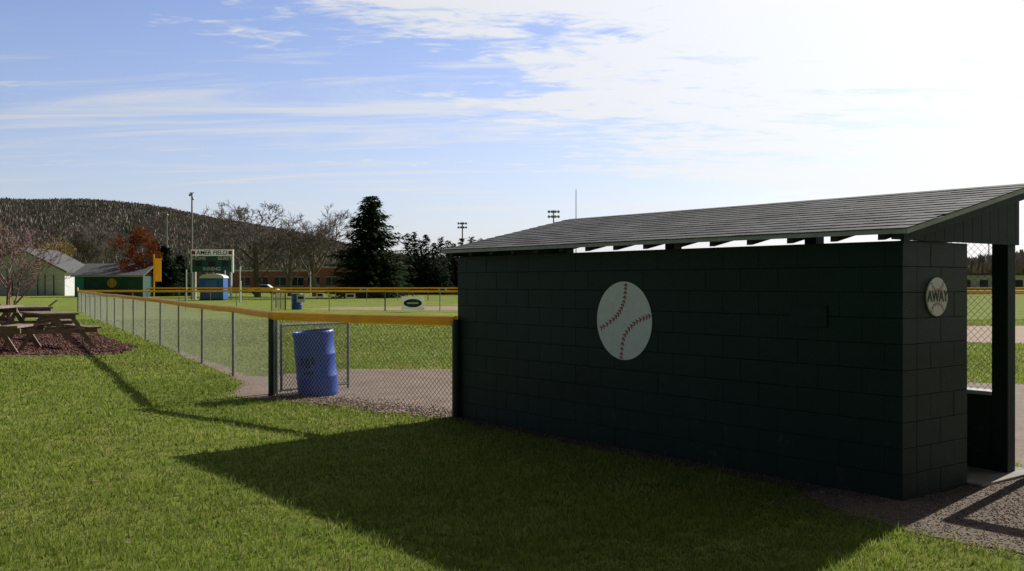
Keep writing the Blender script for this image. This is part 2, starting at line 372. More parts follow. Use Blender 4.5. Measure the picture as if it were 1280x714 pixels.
def wires(mbx,a,b,z0,z1,sp,rad,n=3):
    a=Vector((*a,0));b=Vector((*b,0));L=(b-a).length;dr=(b-a)/L;H=z1-z0;nn=int((L+H)/sp)+1
    nrm=Vector((-dr.y,dr.x,0))*rad*.8
    for i in range(nn):
        s=i*sp-H
        for sg in(0,1):
            s0,s1=s,s+H; t0=max(0,s0);t1=min(L,s1)
            if t1-t0<.01: continue
            za=z0+(t0-s0);zb=z0+(t1-s0)
            if sg: za,zb=z1-(t0-s0),z1-(t1-s0)
            o=nrm if sg else -nrm
            mbx.tube(tuple(a+dr*t0+o+Vector((0,0,za))),tuple(a+dr*t1+o+Vector((0,0,zb))),rad,n=n,cap=False)
wf=MB(); wires(wf,(-LEN+.2,1.72),(-.14,1.72),.72,2.04,.062,.0018); wf.tube((-LEN+.2,1.72,2.045),(-.14,1.72,2.045),.016,n=8); wf.obj('chain_link',M_wire,dug)
def stitches(mbx,pts,R0,cx,cz,put,mi,n=14,ln=.085,wd=.012):
    P=[Vector((p[0]*R0,p[1]*R0)) for p in pts]
    def cat(t):
        t*=len(P)-1; i=min(int(t),len(P)-2); f=t-i
        p0=P[max(i-1,0)];p1=P[i];p2=P[i+1];p3=P[min(i+2,len(P)-1)]
        return .5*((2*p1)+(p2-p0)*f+(2*p0-5*p1+4*p2-p3)*f*f+(3*p1-p0-3*p2+p3)*f**3)
    def seg(p,q,w):
        dd=(q-p).normalized(); nn=Vector((-dd.y,dd.x))*w/2
        mbx.add([put(cx+a.x,cz+a.y) for a in (p-nn,q-nn,q+nn,p+nn)],[(0,1,2,3)],mi)
    m=60; cv=[cat(i/m) for i in range(m+1)]
    for a,b in zip(cv,cv[1:]): seg(a,b,wd*.45*R0/.39)
    for i in range(n):
        t=(i+.5)/n; p=cat(t); d_=(cat(min(t+.01,1))-cat(max(t-.01,0))).normalized(); nn=Vector((-d_.y,d_.x))
        for sgn in(1,-1): seg(p+d_*.0, p+(nn*sgn*.8+d_*.75)*ln*R0*.9, wd*R0/.39)
c1=[(.09,.97),(.0,.47),(-.3,.08),(-.85,-.22)]; c2=[(.97,.16),(.45,-.02),(.03,-.39),(-.09,-.95)]
em=MB(); cx,cz,R0=-3.016,1.284,.392
em.disc((cx,-.0045,cz),(1,0,0),(0,0,1),R0,64,0)
put=lambda a,b:(a,-.0065,b)
stitches(em,c1,R0,cx,cz,put,1,15); stitches(em,c2,R0,cx,cz,put,1,15)
em.obj('baseball_emblem',[M_ballwhite,M_red],dug)
em=MB(); cy,cz2,R1=.477,1.553,.152
em.tube((.001,cy,cz2),(.012,cy,cz2),R1,R1,48,0)
put2=lambda a,b:(.014,a,b)
stitches(em,[(-.62,.76),(-.38,.45),(0,.33),(.38,.45),(.62,.76)],R1,cy,cz2,put2,1,9,.13,.014)
stitches(em,[(.62,-.76),(.38,-.45),(0,-.36),(-.38,-.45),(-.62,-.76)],R1,cy,cz2,put2,1,9,.13,.014)
em.obj('away_sign_plate',[M_ballwhite,M_red],dug)
text('away_lettering','AWAY',.125,mat('sign_green_ink',(.01,.04,.025),.6),dug,(.016,cy,cz2),(math.pi/2,0,math.pi/2),.001,.80)

# ---------------- fences
def fence(name,pts,h=1.21,sp=3.05,wsp=.075,wr=.002,post=.027,capr=.055,mp=M_metal,ends=None,cap=True,postn=8,base=.03,mw=None):
    e=empty(name); w=MB();p=MB();c=MB();pe=MB();r=random.Random(len(pts)+int(h*10))
    for a,b in zip(pts,pts[1:]):
        L=math.dist(a,b); n=max(1,round(L/sp)); wires(w,a,b,base,h-.03,wsp,wr)
        prev=None
        for i in range(n+1):
            t=i/n; x_=a[0]+(b[0]-a[0])*t; y_=a[1]+(b[1]-a[1])*t
            if 0<i<n: p.tube((x_+r.uniform(-.01,.01),y_,0),(x_,y_,h-.02),post,n=postn)
            else: pe.tube((x_,y_,0),(x_,y_,h+.0),post*1.45,n=12)
            z_=h-.02+r.uniform(-.012,.012)
            if prev:
                a_=Vector(prev);b_=Vector((x_,y_,z_)); m_=(a_+b_)/2-Vector((0,0,r.uniform(.0,.012)))
                p.tube(a_,b_,.02,n=6)
                if cap:
                    c.tube(a_,m_,capr,capr,12); c.tube(m_,b_,capr*1.02,capr,12)
            prev=(x_,y_,z_)
    w.obj('chain_link',mw or M_wire,e); p.obj('line_posts',mp,e,smooth=False); pe.obj('end_posts',ends or mp,e)
    if cap: c.obj('yellow_top_guard',M_yellow,e)
    return e
fence('chain_link_fence',[fp(.25,.12),fp(47.5)],wsp=.08,wr=.0017,mw=M_wire2)
fence('chain_link_fence',[P1,(P2[0]-.02,P2[1]-.02)],sp=9,wsp=.07,wr=.0026,post=.034,capr=.062,ends=M_darkpost,mw=M_wire2)
fence('chain_link_fence',[fp(47.5),(-14,61),(at(345,66),66)],wsp=.15,wr=.002)
F2=[(at(345,58),57),(at(480,58),58.5),(at(620,58),57.5),(20,56),(50,60)]
fence('chain_link_fence',F2,wsp=.15,wr=.002,capr=.06)
fence('chain_link_fence',[(-34,92),(-8,94),(20,93),(60,90)],wsp=.25,wr=.003,capr=.07)
fence('chain_link_fence',[fp(47.5),(-44,100)],wsp=.25,wr=.003,capr=.06)
fence('chain_link_fence',[L2W(.17,1.72),L2W(5.5,1.72)],wsp=.075,wr=.0018,post=.034,capr=.06,ends=M_darkpost)
gt=empty('chain_link_gate'); ga=(P1[0]+.12,P1[1]+.1); gb_=(-2.59,15.6); q=MB(); zt=1.04
for (A,B) in (((*ga,.06),(*ga,zt)),((*gb_,.0),(*gb_,zt)),((*ga,zt),(*gb_,zt)),((*ga,.08),(*gb_,.08))): q.tube(A,B,.022,n=8)
q.obj('frame',M_metal,gt); q=MB(); wires(q,ga,gb_,.08,zt,.07,.002); q.obj('chain_link',M_wire,gt)
def fsign(px,y0,y1,w,d,name='advertising_sign',oval=True,m=M_white):
    e=empty(name,(at(px,d),d,0)); z0,z1=zz(y1,d),zz(y0,d); W=w/F*d/2
    q=MB(); q.box(-W,W,-.02,0,z0,z1); q.obj('panel',m,e,bevel=.005)
    if oval:
        q=MB(); q.add([(math.cos(t)*W*.82,-.024,(z0+z1)/2+math.sin(t)*(z1-z0)*.33) for t in np.linspace(0,2*math.pi,33)[:-1]],[tuple(range(32))],0); q.obj('logo_oval',M_dgreen,e)
        q=MB(); q.box(-W*.5,W*.5,-.03,-.027,(z0+z1)/2-.05,(z0+z1)/2+.05); q.obj('logo_bar',M_white,e)
    else:
        q=MB(); q.box(-W*.7,W*.7,-.03,-.023,(z0+z1)/2-.04,(z0+z1)/2+.1); q.obj('print',M_black,e)
M_signw=mat('sign_vinyl',(.85,.86,.85),.5,transl=.35)
fsign(516,371,387,28,56.6,m=M_signw)
fsign(376,368,378,10,56.6,oval=False,m=M_offwhite); fsign(438,367,374,12,57.0,oval=False); fsign(400,367,372,9,57.0,oval=False)
fsign(553,360,365,10,90,oval=False); fsign(455,360,365,10,92,oval=False)

def barrel(loc,r,h,name='trash_barrel',tilt=(0,0)):
    e=empty(name,loc); e.rotation_euler=(tilt[0],tilt[1],.4)
    prof=[(r*.94,0),(r*.98,.02),(r,.06),(r,.26*h),(r*1.035,.28*h),(r*1.035,.30*h),(r,.32*h),(r,.60*h),(r*1.035,.62*h),(r*1.035,.64*h),(r,.66*h),(r,.93*h),(r*1.03,.95*h),(r*1.04,h),(r*.97,h),(r*.95,.93*h),(r*.93,.1)]
    n=40; q=MB(); vs=[(math.cos(2*math.pi*i/n)*a,math.sin(2*math.pi*i/n)*a,b) for a,b in prof for i in range(n)]
    fs=[(k*n+i,k*n+(i+1)%n,(k+1)*n+(i+1)%n,(k+1)*n+i) for k in range(len(prof)-1) for i in range(n)]
    fs+=[tuple(range(n-1,-1,-1)),tuple((len(prof)-1)*n+i for i in range(n))]
    q.add(vs,fs); q.obj('drum',M_blue,e,smooth=True)
    q=MB()
    for (a0,a1,z0,z1) in ((-2.55,-2.35,.5,.62),(-2.3,-2.05,.46,.6),(-2.0,-1.8,.5,.64),(-2.4,-1.9,.36,.40)):
        k=6; vs=[]
        for i in range(k+1):
            a=a0+(a1-a0)*i/k
            for z in(z0,z1): vs.append((math.cos(a)*r*1.006,math.sin(a)*r*1.006,z*h))
        q.add(vs,[(2*i,2*i+2,2*i+3,2*i+1) for i in range(k)])
    q.obj('faded_label',mat('label',(.01,.02,.12),.7),e)
    return e
barrel((at(398,14.65),14.65,0.0),.295,.96,tilt=(0,math.radians(-5)))
barrel((at(371,62),62,0),.33,1.0)

def picnic(loc,rz,sc):
    e=empty('picnic_table',loc,rz,sc); q=MB()
    for i in range(5): q.box(-.92,.92,-.37+i*.15,-.37+i*.15+.138,.72,.76)
    for s in(-1,1):
        for i in range(2):
            y=s*.68+(-.14+i*.145); q.box(-.92,.92,y,y+.135,.42,.46)
    q.obj('planks',M_wood,e,bevel=.005)
    q=MB()
    for x_ in(-.65,.65):
        for s in(-1,1):
            q.hexa([(x_-.02,s*.72-.045,0),(x_+.02,s*.72-.045,0),(x_+.02,s*.72+.045,0),(x_-.02,s*.72+.045,0),(x_-.02,s*.28-.045,.719),(x_+.02,s*.28-.045,.719),(x_+.02,s*.28+.045,.719),(x_-.02,s*.28+.045,.719)])
        q.box(x_+.022,x_+.06,-.80,.80,.33,.418); q.box(x_+.022,x_+.06,-.36,.36,.63,.718)
        q.tube((x_*.9,0,.64),(x_*.25,0,.70),.03,n=4)
    q.obj('a_frames',M_wood,e)
picnic((at(60,25.4),25.4,0),math.radians(-50),1.2)
picnic((at(-22,24.0),24.0,0),math.radians(-80),1.45)
picnic((at(34,28.6),28.6,0),math.radians(-55),1.3)
picnic((at(-30,31.5),31.5,0),math.radians(-60),1.3)

# ---------------- vegetation
def bare_tree(name,loc,h,seed,m,levels=4,spread=.55,rt=None,rmin=.014,first=.22,upb=.25,kids=(4,6),wide=1.0,l0=.62):
    r=random.Random(seed); q=MB(); rt=rt or h*.018
    def br(p,d_,L,rad,lev):
        ns=4 if lev<2 else 3; nodes=[]; cr=rad
        for i in range(ns):
            d_=(d_+Vector((r.uniform(-1,1),r.uniform(-1,1),r.uniform(-.6,.8)))*(.10+.06*lev)+Vector((0,0,upb*.25))).normalized()
            p2=p+d_*L/ns; nr=max(rmin*.6,cr*(1-.62/ns)); q.tube(p,p2,cr,nr,6 if lev<1 else (4 if lev<2 else 3),cap=False)
            nodes.append((p2.copy(),d_.copy(),nr,(i+1)/ns)); p=p2; cr=nr
        if lev>=levels: return
        nk=r.randint(*kids)+(4 if lev==0 else 0)
        for k in range(nk):
            t=r.uniform(first if lev==0 else .25,1)
            i=min(int(t*ns),ns-1); P,Dd,rr,_=nodes[i]; Q=nodes[i-1][0] if i>0 else P
            pos=Q.lerp(P,t*ns-i) if i>0 else P
            side=Dd.orthogonal().normalized(); side.rotate(Matrix.Rotation(r.uniform(0,6.283),3,Dd))
            nd=(Dd*(1-spread*.7)+side*spread*r.uniform(.8,1.4)+Vector((0,0,upb*.5))).normalized()
            br(pos,nd,L*(r.uniform(.6,.85) if lev==0 else r.uniform(.48,.7))*(1.15-.3*t),max(rmin,rr*r.uniform(.45,.65)),lev+1)
    br(Vector((0,0,-.05)),Vector((0,0,1)),h*l0,rt,0)
    zmax=max(v[2] for v in q.v); k=h/zmax
    o=q.obj(name,m); o.location=loc; o.scale=(k*wide,k*wide,k); return o
def spruce(q,cx,cy,h,w,seed,dens=1.0,base=.04,cols=((.018,.040,.016),(.035,.065,.025)),pw=.8,cs=1.0):
    r=random.Random(seed); z=h*base
    q.tube((cx,cy,0),(cx,cy,h*.97),h*.018,.02,6,1,False,(.06,.045,.035))
    while z<h*.985:
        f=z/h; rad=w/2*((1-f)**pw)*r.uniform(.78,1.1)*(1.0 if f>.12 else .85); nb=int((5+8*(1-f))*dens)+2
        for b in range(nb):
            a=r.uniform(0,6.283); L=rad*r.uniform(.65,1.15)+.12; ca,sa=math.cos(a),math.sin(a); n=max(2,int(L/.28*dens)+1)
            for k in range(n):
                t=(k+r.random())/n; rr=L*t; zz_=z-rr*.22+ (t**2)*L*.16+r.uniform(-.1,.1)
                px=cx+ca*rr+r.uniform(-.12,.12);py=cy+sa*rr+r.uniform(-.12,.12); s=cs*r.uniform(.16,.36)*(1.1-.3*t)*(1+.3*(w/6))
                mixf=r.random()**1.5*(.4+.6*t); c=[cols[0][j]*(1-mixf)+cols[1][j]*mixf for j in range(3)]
                for _ in range(2):
                    b1=a+r.uniform(-.9,.9); 
                    q.add([(px-math.sin(b1)*s*.35,py+math.cos(b1)*s*.35,zz_+r.uniform(-.08,.08)),(px+math.sin(b1)*s*.35,py-math.cos(b1)*s*.35,zz_+r.uniform(-.08,.08)),(px+math.cos(b1)*s*1.2,py+math.sin(b1)*s*1.2,zz_-s*r.uniform(-.3,.9))],[(0,1,2)],0,c)
        z+=h*.022*r.uniform(.7,1.3)/dens**.3
def leafy(name,loc,h,w,seed,cols,n=5000,ls=.22,trunk=.25):
    r=random.Random(seed); q=MB(); q.tube((0,0,0),(0,0,h*.6),h*.03,h*.012,7,1,False,(.08,.06,.05))
    blobs=[]
    for i in range(26):
        a=r.uniform(0,6.283); f=r.uniform(trunk,.93); rr=w/2*math.sqrt(r.random())*math.sin(math.pi*min(1,max(.12,(f-trunk*.6)/(1.05-trunk*.6))))**.7
        c=(math.cos(a)*rr,math.sin(a)*rr,h*f); blobs.append((c,r.uniform(.10,.2)*w,r.uniform(.6,1.25)))
        q.tube((0,0,h*f*.6),c,h*.008,.01,4,1,False,(.08,.06,.05))
    for i in range(n):
        c,R_,t=r.choice(blobs); v=Vector((r.gauss(0,1),r.gauss(0,1),r.gauss(0,1))).normalized()*R_*r.random()**.4
        p=Vector(c)+v; u=Vector((r.uniform(-1,1),r.uniform(-1,1),r.uniform(-1,1))).normalized()*ls*r.uniform(.5,1.2); w_=u.orthogonal()*r.uniform(.5,1)
        col=r.choice(cols); k=t*r.uniform(.7,1.2); q.add([p,p+u,p+u*.5+w_],[(0,1,2)],0,[x_*k for x_ in col])
    o=q.obj(name,[M_attr,M_bark],colors=True); o.location=loc; return o
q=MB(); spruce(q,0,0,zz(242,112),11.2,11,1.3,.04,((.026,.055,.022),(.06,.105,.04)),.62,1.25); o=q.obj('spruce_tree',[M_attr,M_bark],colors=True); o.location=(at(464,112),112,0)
q=MB(); r=random.Random(4)
for px,top,w in ((510,291,4),(518,288,3.6),(526,299,4),(533,292,3.8),(543,303,4.2),(551,296,3.6),(560,300,4),(568,303,4),(577,297,3.6),(589,294,4),(601,298,4),(614,296,5),(628,300,5),(640,297,5),(655,301,5)):
    dd=150+r.uniform(-6,6); spruce(q,at(px,dd),dd,zz(top,dd),w*1.15,px,.65,.03,((.035,.06,.036),(.065,.10,.055)),.65,1.35)
q.obj('distant_evergreens',[M_attr,M_bark],colors=True)
bare_tree('bare_tree',(at(322,118),118,0),zz(249,118),21,M_bark,5,.62,.36,rmin=.022,kids=(4,4),first=.2,upb=.25,wide=1.25,l0=.5)
bare_tree('bare_tree',(at(362,125),125,0),zz(266,125),33,M_bark,5,.6,.28,rmin=.022,kids=(4,4),first=.2,upb=.3,wide=1.2,l0=.5)
bare_tree('bare_tree',(at(394,122),122,0),zz(253,122),45,M_bark,5,.6,.32,rmin=.022,kids=(4,4),first=.2,upb=.28,wide=1.25,l0=.5)
bare_tree('bare_tree',(at(112,165),165,0),zz(274,165),51,M_bark,4,.5,.26,rmin=.04,kids=(5,7),upb=.4)
bare_tree('bare_tree',(at(268,180),180,0),zz(296,180),56,M_bark,4,.5,.24,rmin=.04,kids=(4,6),upb=.4)
bare_tree('bare_tree',(at(150,190),190,0),zz(288,190),57,M_bark,4,.5,.24,rmin=.04,kids=(4,6),upb=.4)
bare_tree('ornamental_tree',(at(12,31),31,0),zz(254,31),67,M_barkred,4,.6,.085,rmin=.009,first=.22,upb=.22,kids=(4,5),wide=1.1,l0=.55)
leafy('oak_tree',(at(171,122),122,0),zz(283,122),5.4,5,[(.32,.09,.045),(.22,.07,.035),(.38,.14,.05)],6500)
leafy('shrub_tree',(at(76,150),150,0),zz(303,150),6.5,6,[(.50,.38,.08),(.40,.32,.09)],3500,.3)
leafy('willow_tree',(at(40,170),170,0),zz(300,170),8,9,[(.34,.28,.12),(.24,.2,.10)],2500,.3)
q=MB(); spruce(q,0,0,zz(306,125),4.6,81,1.1,pw=.5,cs=1.3); o=q.obj('pine_tree',[M_attr,M_bark],colors=True); o.location=(at(206,125),125,0)
q=MB(); spruce(q,0,0,zz(318,128),4.2,82,1.1,pw=.5,cs=1.3); o=q.obj('pine_tree',[M_attr,M_bark],colors=True); o.location=(at(224,128),128,0)
r=random.Random(9)
def tufts(name,pts,m,cols,nq=6):
    Vs=[];Cs=[]
    for (x_,y_,z_,hh,ww) in pts:
        c=np.array(r.choice(cols))*r.uniform(.75,1.2)
        for k in range(nq):
            a=r.uniform(0,math.pi); dx=math.cos(a)*ww*r.uniform(.08,.22); dy=math.sin(a)*ww*.2; ox=r.uniform(-.4,.4)*ww; oy=r.uniform(-.4,.4)*ww
            b=z_+r.uniform(0,.3)*hh
            Vs+=[(x_+ox*.5-dx,y_+oy-dy,b),(x_+ox*.5+dx,y_+oy+dy,b),(x_+ox*1.3+dx*.45,y_+oy,z_+hh*r.uniform(.6,1)),(x_+ox*1.3-dx*.45,y_+oy,z_+hh*r.uniform(.6,.95))]
            kk=r.uniform(.75,1.15); Cs+=[c*kk]*4
    V=np.array(Vs); npmesh(name,V,np.arange(len(V)).reshape(-1,4),m,np.array(Cs))
pts=[]
for i in range(3200):
    px=r.uniform(-300,1700); dd=r.uniform(215,300); hh=r.uniform(3,7.5) if px<900 else r.uniform(4,9)
    pts.append((at(px,dd),dd,0,hh,r.uniform(2,4)))
tufts('distant_treeline',pts,M_forest,[(.27,.22,.18),(.32,.27,.21),(.24,.20,.165),(.13,.16,.10),(.36,.29,.20)])
prof=[(-900,118),(-300,112),(0,99),(60,95),(130,86),(200,80),(260,70),(330,56),(420,40),(560,26),(700,20),(900,18),(1150,22),(1300,30),(2200,34)]
def hp(px): 
    return float(np.interp(px,[p[0] for p in prof],[p[1] for p in prof]))
def hillz(px,dd):
    f=(dd-550)/(1100-550); f=max(0,min(1,f)); s=f*f*(3-2*f)
    X_=at(px,dd); b=hp(px+20*math.sin(dd*.01))*1100/F*s
    return b+ s*(3*math.sin(X_*.013)+2.5*math.sin(X_*.031+dd*.02))
q=MB(); nx=140; ny=24; vs=[]
for j in range(ny+1):
    for i in range(nx+1):
        px=-900+3100*i/nx; dd=550+ (1100-550)*j/(ny-2) ; 
        z_=hillz(px,min(dd,1100)) - (0 if dd<=1100 else (dd-1100)*.4); vs.append((at(px,dd),dd,z_-(.5 if j==0 else 0)))
q.add(vs,[(j*(nx+1)+i,j*(nx+1)+i+1,(j+1)*(nx+1)+i+1,(j+1)*(nx+1)+i) for j in range(ny) for i in range(nx)])
q.obj('wooded_hill',mat('hill_ground',(.30,.26,.235),1,col2=(.23,.21,.19),vscale=.02,spec=0))  # hill colour lightened, distance haze is painted into it
pts=[]
for i in range(40000):
    px=r.uniform(-500,1500) if i%3==0 else r.uniform(-60,480); dd=600+500*r.random()**.6
    pts.append((at(px,dd),dd,hillz(px,dd)-1,r.uniform(6,12),r.uniform(5,8)))
tufts('hill_forest',pts,M_forest,[(.36,.31,.28),(.39,.34,.31),(.33,.29,.265),(.42,.34,.27),(.17,.22,.15),(.34,.32,.26),(.22,.25,.18)],6)  # tree colours kept pale so they carry the haze

# ---------------- buildings
gar=empty('white_garage',(at(25,130),130,0)); w=5.9; hw=zz(338,130); hpk=zz(311,130); dp=10
q=MB(); q.add([(-w,0,0),(w,0,0),(w,0,hw),(0,0,hpk-.1),(-w,0,hw),(-w,dp,0),(w,dp,0),(w,dp,hw),(0,dp,hpk-.1),(-w,dp,hw)],[(0,1,2,3,4),(5,9,8,7,6),(1,6,7,2),(0,4,9,5)]); 
for i in range(9): q.box(-w,w,-.03,-.0,.35+i*.36,.37+i*.36)
q.obj('walls',M_offwhite,gar)
q=MB()
for s in(-1,1):
    e1=(s*(w+.5),hw-.35); 
    q.hexa([(0,-.5,hpk-.05),(e1[0],-.5,e1[1]),(e1[0],dp+.5,e1[1]),(0,dp+.5,hpk-.05),(0,-.5,hpk+.15),(e1[0],-.5,e1[1]+.2),(e1[0],dp+.5,e1[1]+.2),(0,dp+.5,hpk+.15)])
q.obj('roof',M_roofgrey,gar)
q=MB()
for a,b in ((-4.8,-1.6),(-.9,2.3)): 
    q.box(a,b,-.09,-.04,0,2.7)
q.box(3.4,4.4,-.09,-.04,0,2.2); q.obj('doors',M_white,gar,bevel=.01)
q=MB()
for a,b in ((-4.8,-1.6),(-.9,2.3),(3.4,4.4)): 
    for s_ in (a-.12,b+.02): q.box(s_,s_+.1,-.10,-.03,0,2.72)
    for k in range(1,4): q.box(a+.05,b-.05,-.1,-.092,k*.66-.02,k*.66)
q.obj('door_trim',mat('trim_dark',(.08,.09,.1),.7),gar)

shd=empty('green_shed',(at(92,118),118,0)); W=(178-92)/F*118; hw=zz(345,118); hr=zz(330,118)
shd.rotation_euler=(0,0,.06)
q=MB(); q.box(1.2,W-.1,0,4.5,0,hw); q.obj('walls',M_dgreen,shd)
q=MB(); q.box(.0,1.19,.3,4.2,0,hw-.1); q.obj('lit_side_wall',M_teal,shd)  # shed's left side wall, painted bright teal to look lit
q=MB(); q.hexa([(-.2,-.4,hw-.05),(W+.1,-.4,hw-.05),(W+.1,4.9,hr),(-.2,4.9,hr),(-.2,-.4,hw+.1),(W+.1,-.4,hw+.1),(W+.1,4.9,hr+.15),(-.2,4.9,hr+.15)]); q.obj('roof',M_roofgrey,shd)
q=MB(); q.box(-.2,W+.1,-.44,-.41,hw-.12,hw+.1); q.obj('fascia',M_drip,shd)
cx_=(139-92)/F*118; q=MB(); q.tube((cx_,-.06,zz(354,118)),(cx_,-.01,zz(354,118)),.55,.55,24); q.obj('yellow_ball_sign',M_yellow,shd)
q=MB()
for s in(-1,1):
    for k in range(7):
        z_=zz(354,118)+(-.36+.12*k); xo=cx_+s*(.22+.9*((k-3)/8)**2); q.box(xo-.05,xo+.05,-.075,-.065,z_-.02,z_+.03)
q.obj('sign_stitches',M_black,shd)
q=MB(); q.box(W-1.9,W-1.0,-.05,-.01,0,2.0); q.box(2.0,3.0,-.05,-.01,1.1,1.7); q.obj('door_and_hatch',mat('hatch_green',(.02,.09,.065),.7),shd,bevel=.01)

br=empty('brick_school',(at(290,172),172,0)); BW=60; q=MB(); q.box(0,BW,0,14,0,3.7); q.box(14,26,-1.5,12,0,4.3); q.box(40,52,2,14,3.7,5.0)
q.obj('walls',M_brick,br)
q=MB(); q.box(-.2,13.98,-.2,14.2,3.7,3.95); q.box(26.02,BW+.2,-.2,14.2,3.72,3.95); q.box(13.8,26.2,-1.7,12.2,4.3,4.6); q.obj('parapet_cap',M_offwhite,br)
q=MB(); q2=MB()
for i in range(19):
    x_=1.2+i*3.1
    if 12<x_<27: yb=-1.5
    else: yb=0
    q.box(x_,x_+1.9,yb-.03,yb-.005,1.2,2.7); q2.box(x_-.08,x_+1.98,yb-.08,yb-.031,1.1,1.2); q2.box(x_+.92,x_+.98,yb-.05,yb-.031,1.2,2.7); q2.box(x_-.08,x_+1.98,yb-.06,yb-.031,2.7,2.78)
q.obj('windows',M_glass,br); q2.obj('window_frames',M_offwhite,br)
def car(px,d_,m,rz=0):
    e=empty('parked_car',(at(px,d_),d_,0),rz)
    prof=[(-2.2,.35),(-2.2,.8),(-2.0,.92),(-1.3,.98),(-.75,1.42),(.65,1.44),(1.25,1.0),(2.1,.85),(2.25,.6),(2.2,.35)]
    q=MB(); n=len(prof); vs=[(x_,-.85+(.12 if z_>1.1 else 0),z_) for x_,z_ in prof]+[(x_,.85-(.12 if z_>1.1 else 0),z_) for x_,z_ in prof]
    q.add(vs,[tuple(range(n)),tuple(range(2*n-1,n-1,-1))]+[(i,n+i,n+(i+1)%n,(i+1)%n) for i in range(n)]); q.obj('body',m,e,bevel=.04)
    q=MB()
    for wx in(-1.35,1.4):
        for s in(-.87,.67): q.tube((wx,s,.33),(wx,s+.2,.33),.33,.33,16)
    q.obj('wheels',M_black,e); q=MB(); q.hexa([(-1.1,-.87,1.0),(1.05,-.87,1.0),(1.05,-.8,1.0),(-1.1,-.8,1.0),(-.7,-.76,1.36),(.6,-.76,1.36),(.6,-.7,1.36),(-.7,-.7,1.36)]); q.obj('side_windows',M_glass,e)
car(330,150,M_offwhite); car(430,152,mat('car_red',(.3,.03,.03),.3))

# ---------------- scoreboard
D=98; sb=empty('scoreboard',(at(265.5,D),D,0)); k=D/F
def sx(px): return (px-265.5)*k
q=MB(); q.box(sx(241),sx(290),-.15,.1,zz(340,D),zz(320.5,D)); q.obj('display_panel',M_tealsign,sb)
q=MB(); q.box(sx(239),sx(292),-.16,.11,zz(320,D),zz(312.0,D)); q.box(sx(239),sx(240.8),-.16,.11,zz(341,D),zz(320.3,D)); q.box(sx(290.2),sx(292),-.16,.11,zz(341,D),zz(320.3,D)); q.obj('header_and_frame',M_signw,sb)
q=MB(); 
for px in (242.5,288.5): q.tube((sx(px),-.2,zz(316,D)),(sx(px),-.17,zz(316,D)),.24,.24,4)
q.obj('header_ornaments',M_red,sb)
q=MB()
for a,b in ((245,253),(261,270),(278,286)): q.box(sx(a),sx(b),-.17,-.152,zz(333,D),zz(326.5,D))
q.obj('digit_windows',M_black,sb)
for nm,body,px,y,s,m_ in (('title','AMER FIELD',265.5,316.2,.58,M_black),('home','HOME',249.5,323.2,.46,M_signw),('guest','GUEST',281.5,323.2,.46,M_signw),('inning','INNING',265.5,336.5,.5,M_signw)):
    text(nm+'_lettering',body,s,m_,sb,(sx(px),-.175,zz(y,D)),(math.pi/2,0,0),.003,1.0)
q=MB()
for px in (243,288): q.box(sx(px)-.09,sx(px)+.09,.12,.3,0,zz(313,D))
q.obj('posts',M_white,sb)
D=95; pt_=empty('portable_toilet',(at(264.5,D),D,0)); W=1.12; H=zz(347,D)
q=MB(); q.box(-W,W,0,1.6,.12,H)
for i in range(9): q.box(-W+.08+i*.25,-W+.16+i*.25,-.03,-.0,.3,H-.2)
q.obj('cabin',M_blueb,pt_,bevel=.02)
q=MB(); q.box(-.55,.55,-.07,-.035,.2,H-.25); q.obj('door',mat('door_blue',(.05,.17,.5),.5),pt_,bevel=.02)
q=MB(); n=10; vs=[]
for yy in(-.06,1.66):
    for i in range(n+1):
        t=math.pi*i/n; vs.append((-math.cos(t)*(W+.06),yy,H+math.sin(t)*.38))
q.add(vs,[(i,i+1,n+1+i+1,n+1+i) for i in range(n)]+[tuple(range(n,-1,-1)),tuple(range(n+1,2*n+2))]); q.box(-W-.06,W+.06,-.06,1.66,H-.06,H-.001); q.obj('roof',M_white,pt_)
q=MB(); q.tube((W-.2,1.3,H),(W-.2,1.3,H+.7),.05,n=8); q.obj('vent_pipe',M_white,pt_); q=MB(); q.box(-W-.05,W+.05,-.1,1.7,0,.119); q.obj('skid',M_black,pt_)
D=102; e=empty('foul_pole',(at(195,D),D,0)); q=MB(); q.tube((-.2,0,0),(-.2,0,zz(318,D)),.07,n=8)
q.obj('pole',M_yellow,e); q=MB(); q.box(-.12,.55,-.02,.02,zz(352,D),zz(323,D)); q.obj('screen_panel',M_yellow,e)
for px,top,dd in ((233,338,92),(300,334,86),(388,340,120),(301,352,88)):
    q=MB(); q.tube((at(px,dd),dd,0),(at(px,dd),dd,zz(top,dd)),.06,n=8); q.tube((at(px,dd),dd,zz(top,dd)),(at(px,dd),dd,zz(top,dd)+.06),.08,.03,8); q.obj('white_post',M_white)
M_pole=mat('pole_grey',(.26,.26,.26),.6)
def lpole(px,top,d_,rig,name='field_light_pole',r0=.13):
    e=empty(name,(at(px,d_),d_,0)); h=zz(top,d_); q=MB(); q.tube((0,0,0),(0,0,h),r0,r0*.6,8); q.obj('pole',M_pole,e)
    q=MB()
    if rig:
        for k,zz_ in enumerate((h-.2,h-1.2)[:rig]):
            q.box(-1.1,1.1,-.06,.06,zz_-.05,zz_+.05)
            for x_ in(-.95,-.32,.32,.95): q.tube((x_,-.05,zz_+.12),(x_,-.5,zz_-.15),.14,.30,10)
    else:
        q.box(-.22,.22,-.06,.06,h-.04,h+.02); q.tube((-.15,0,h-.12),(-.15,-.2,h-.28),.08,.13,8); q.tube((.15,0,h-.5),(.15,-.2,h-.66),.08,.13,8)
    q.obj('lamps',M_metal,e)
lpole(240,241,100,0); lpole(208.5,264,150,0,r0=.16); lpole(578,278,250,2,r0=.25); lpole(692,263,200,2,r0=.2); lpole(1236,300,230,1,r0=.2)
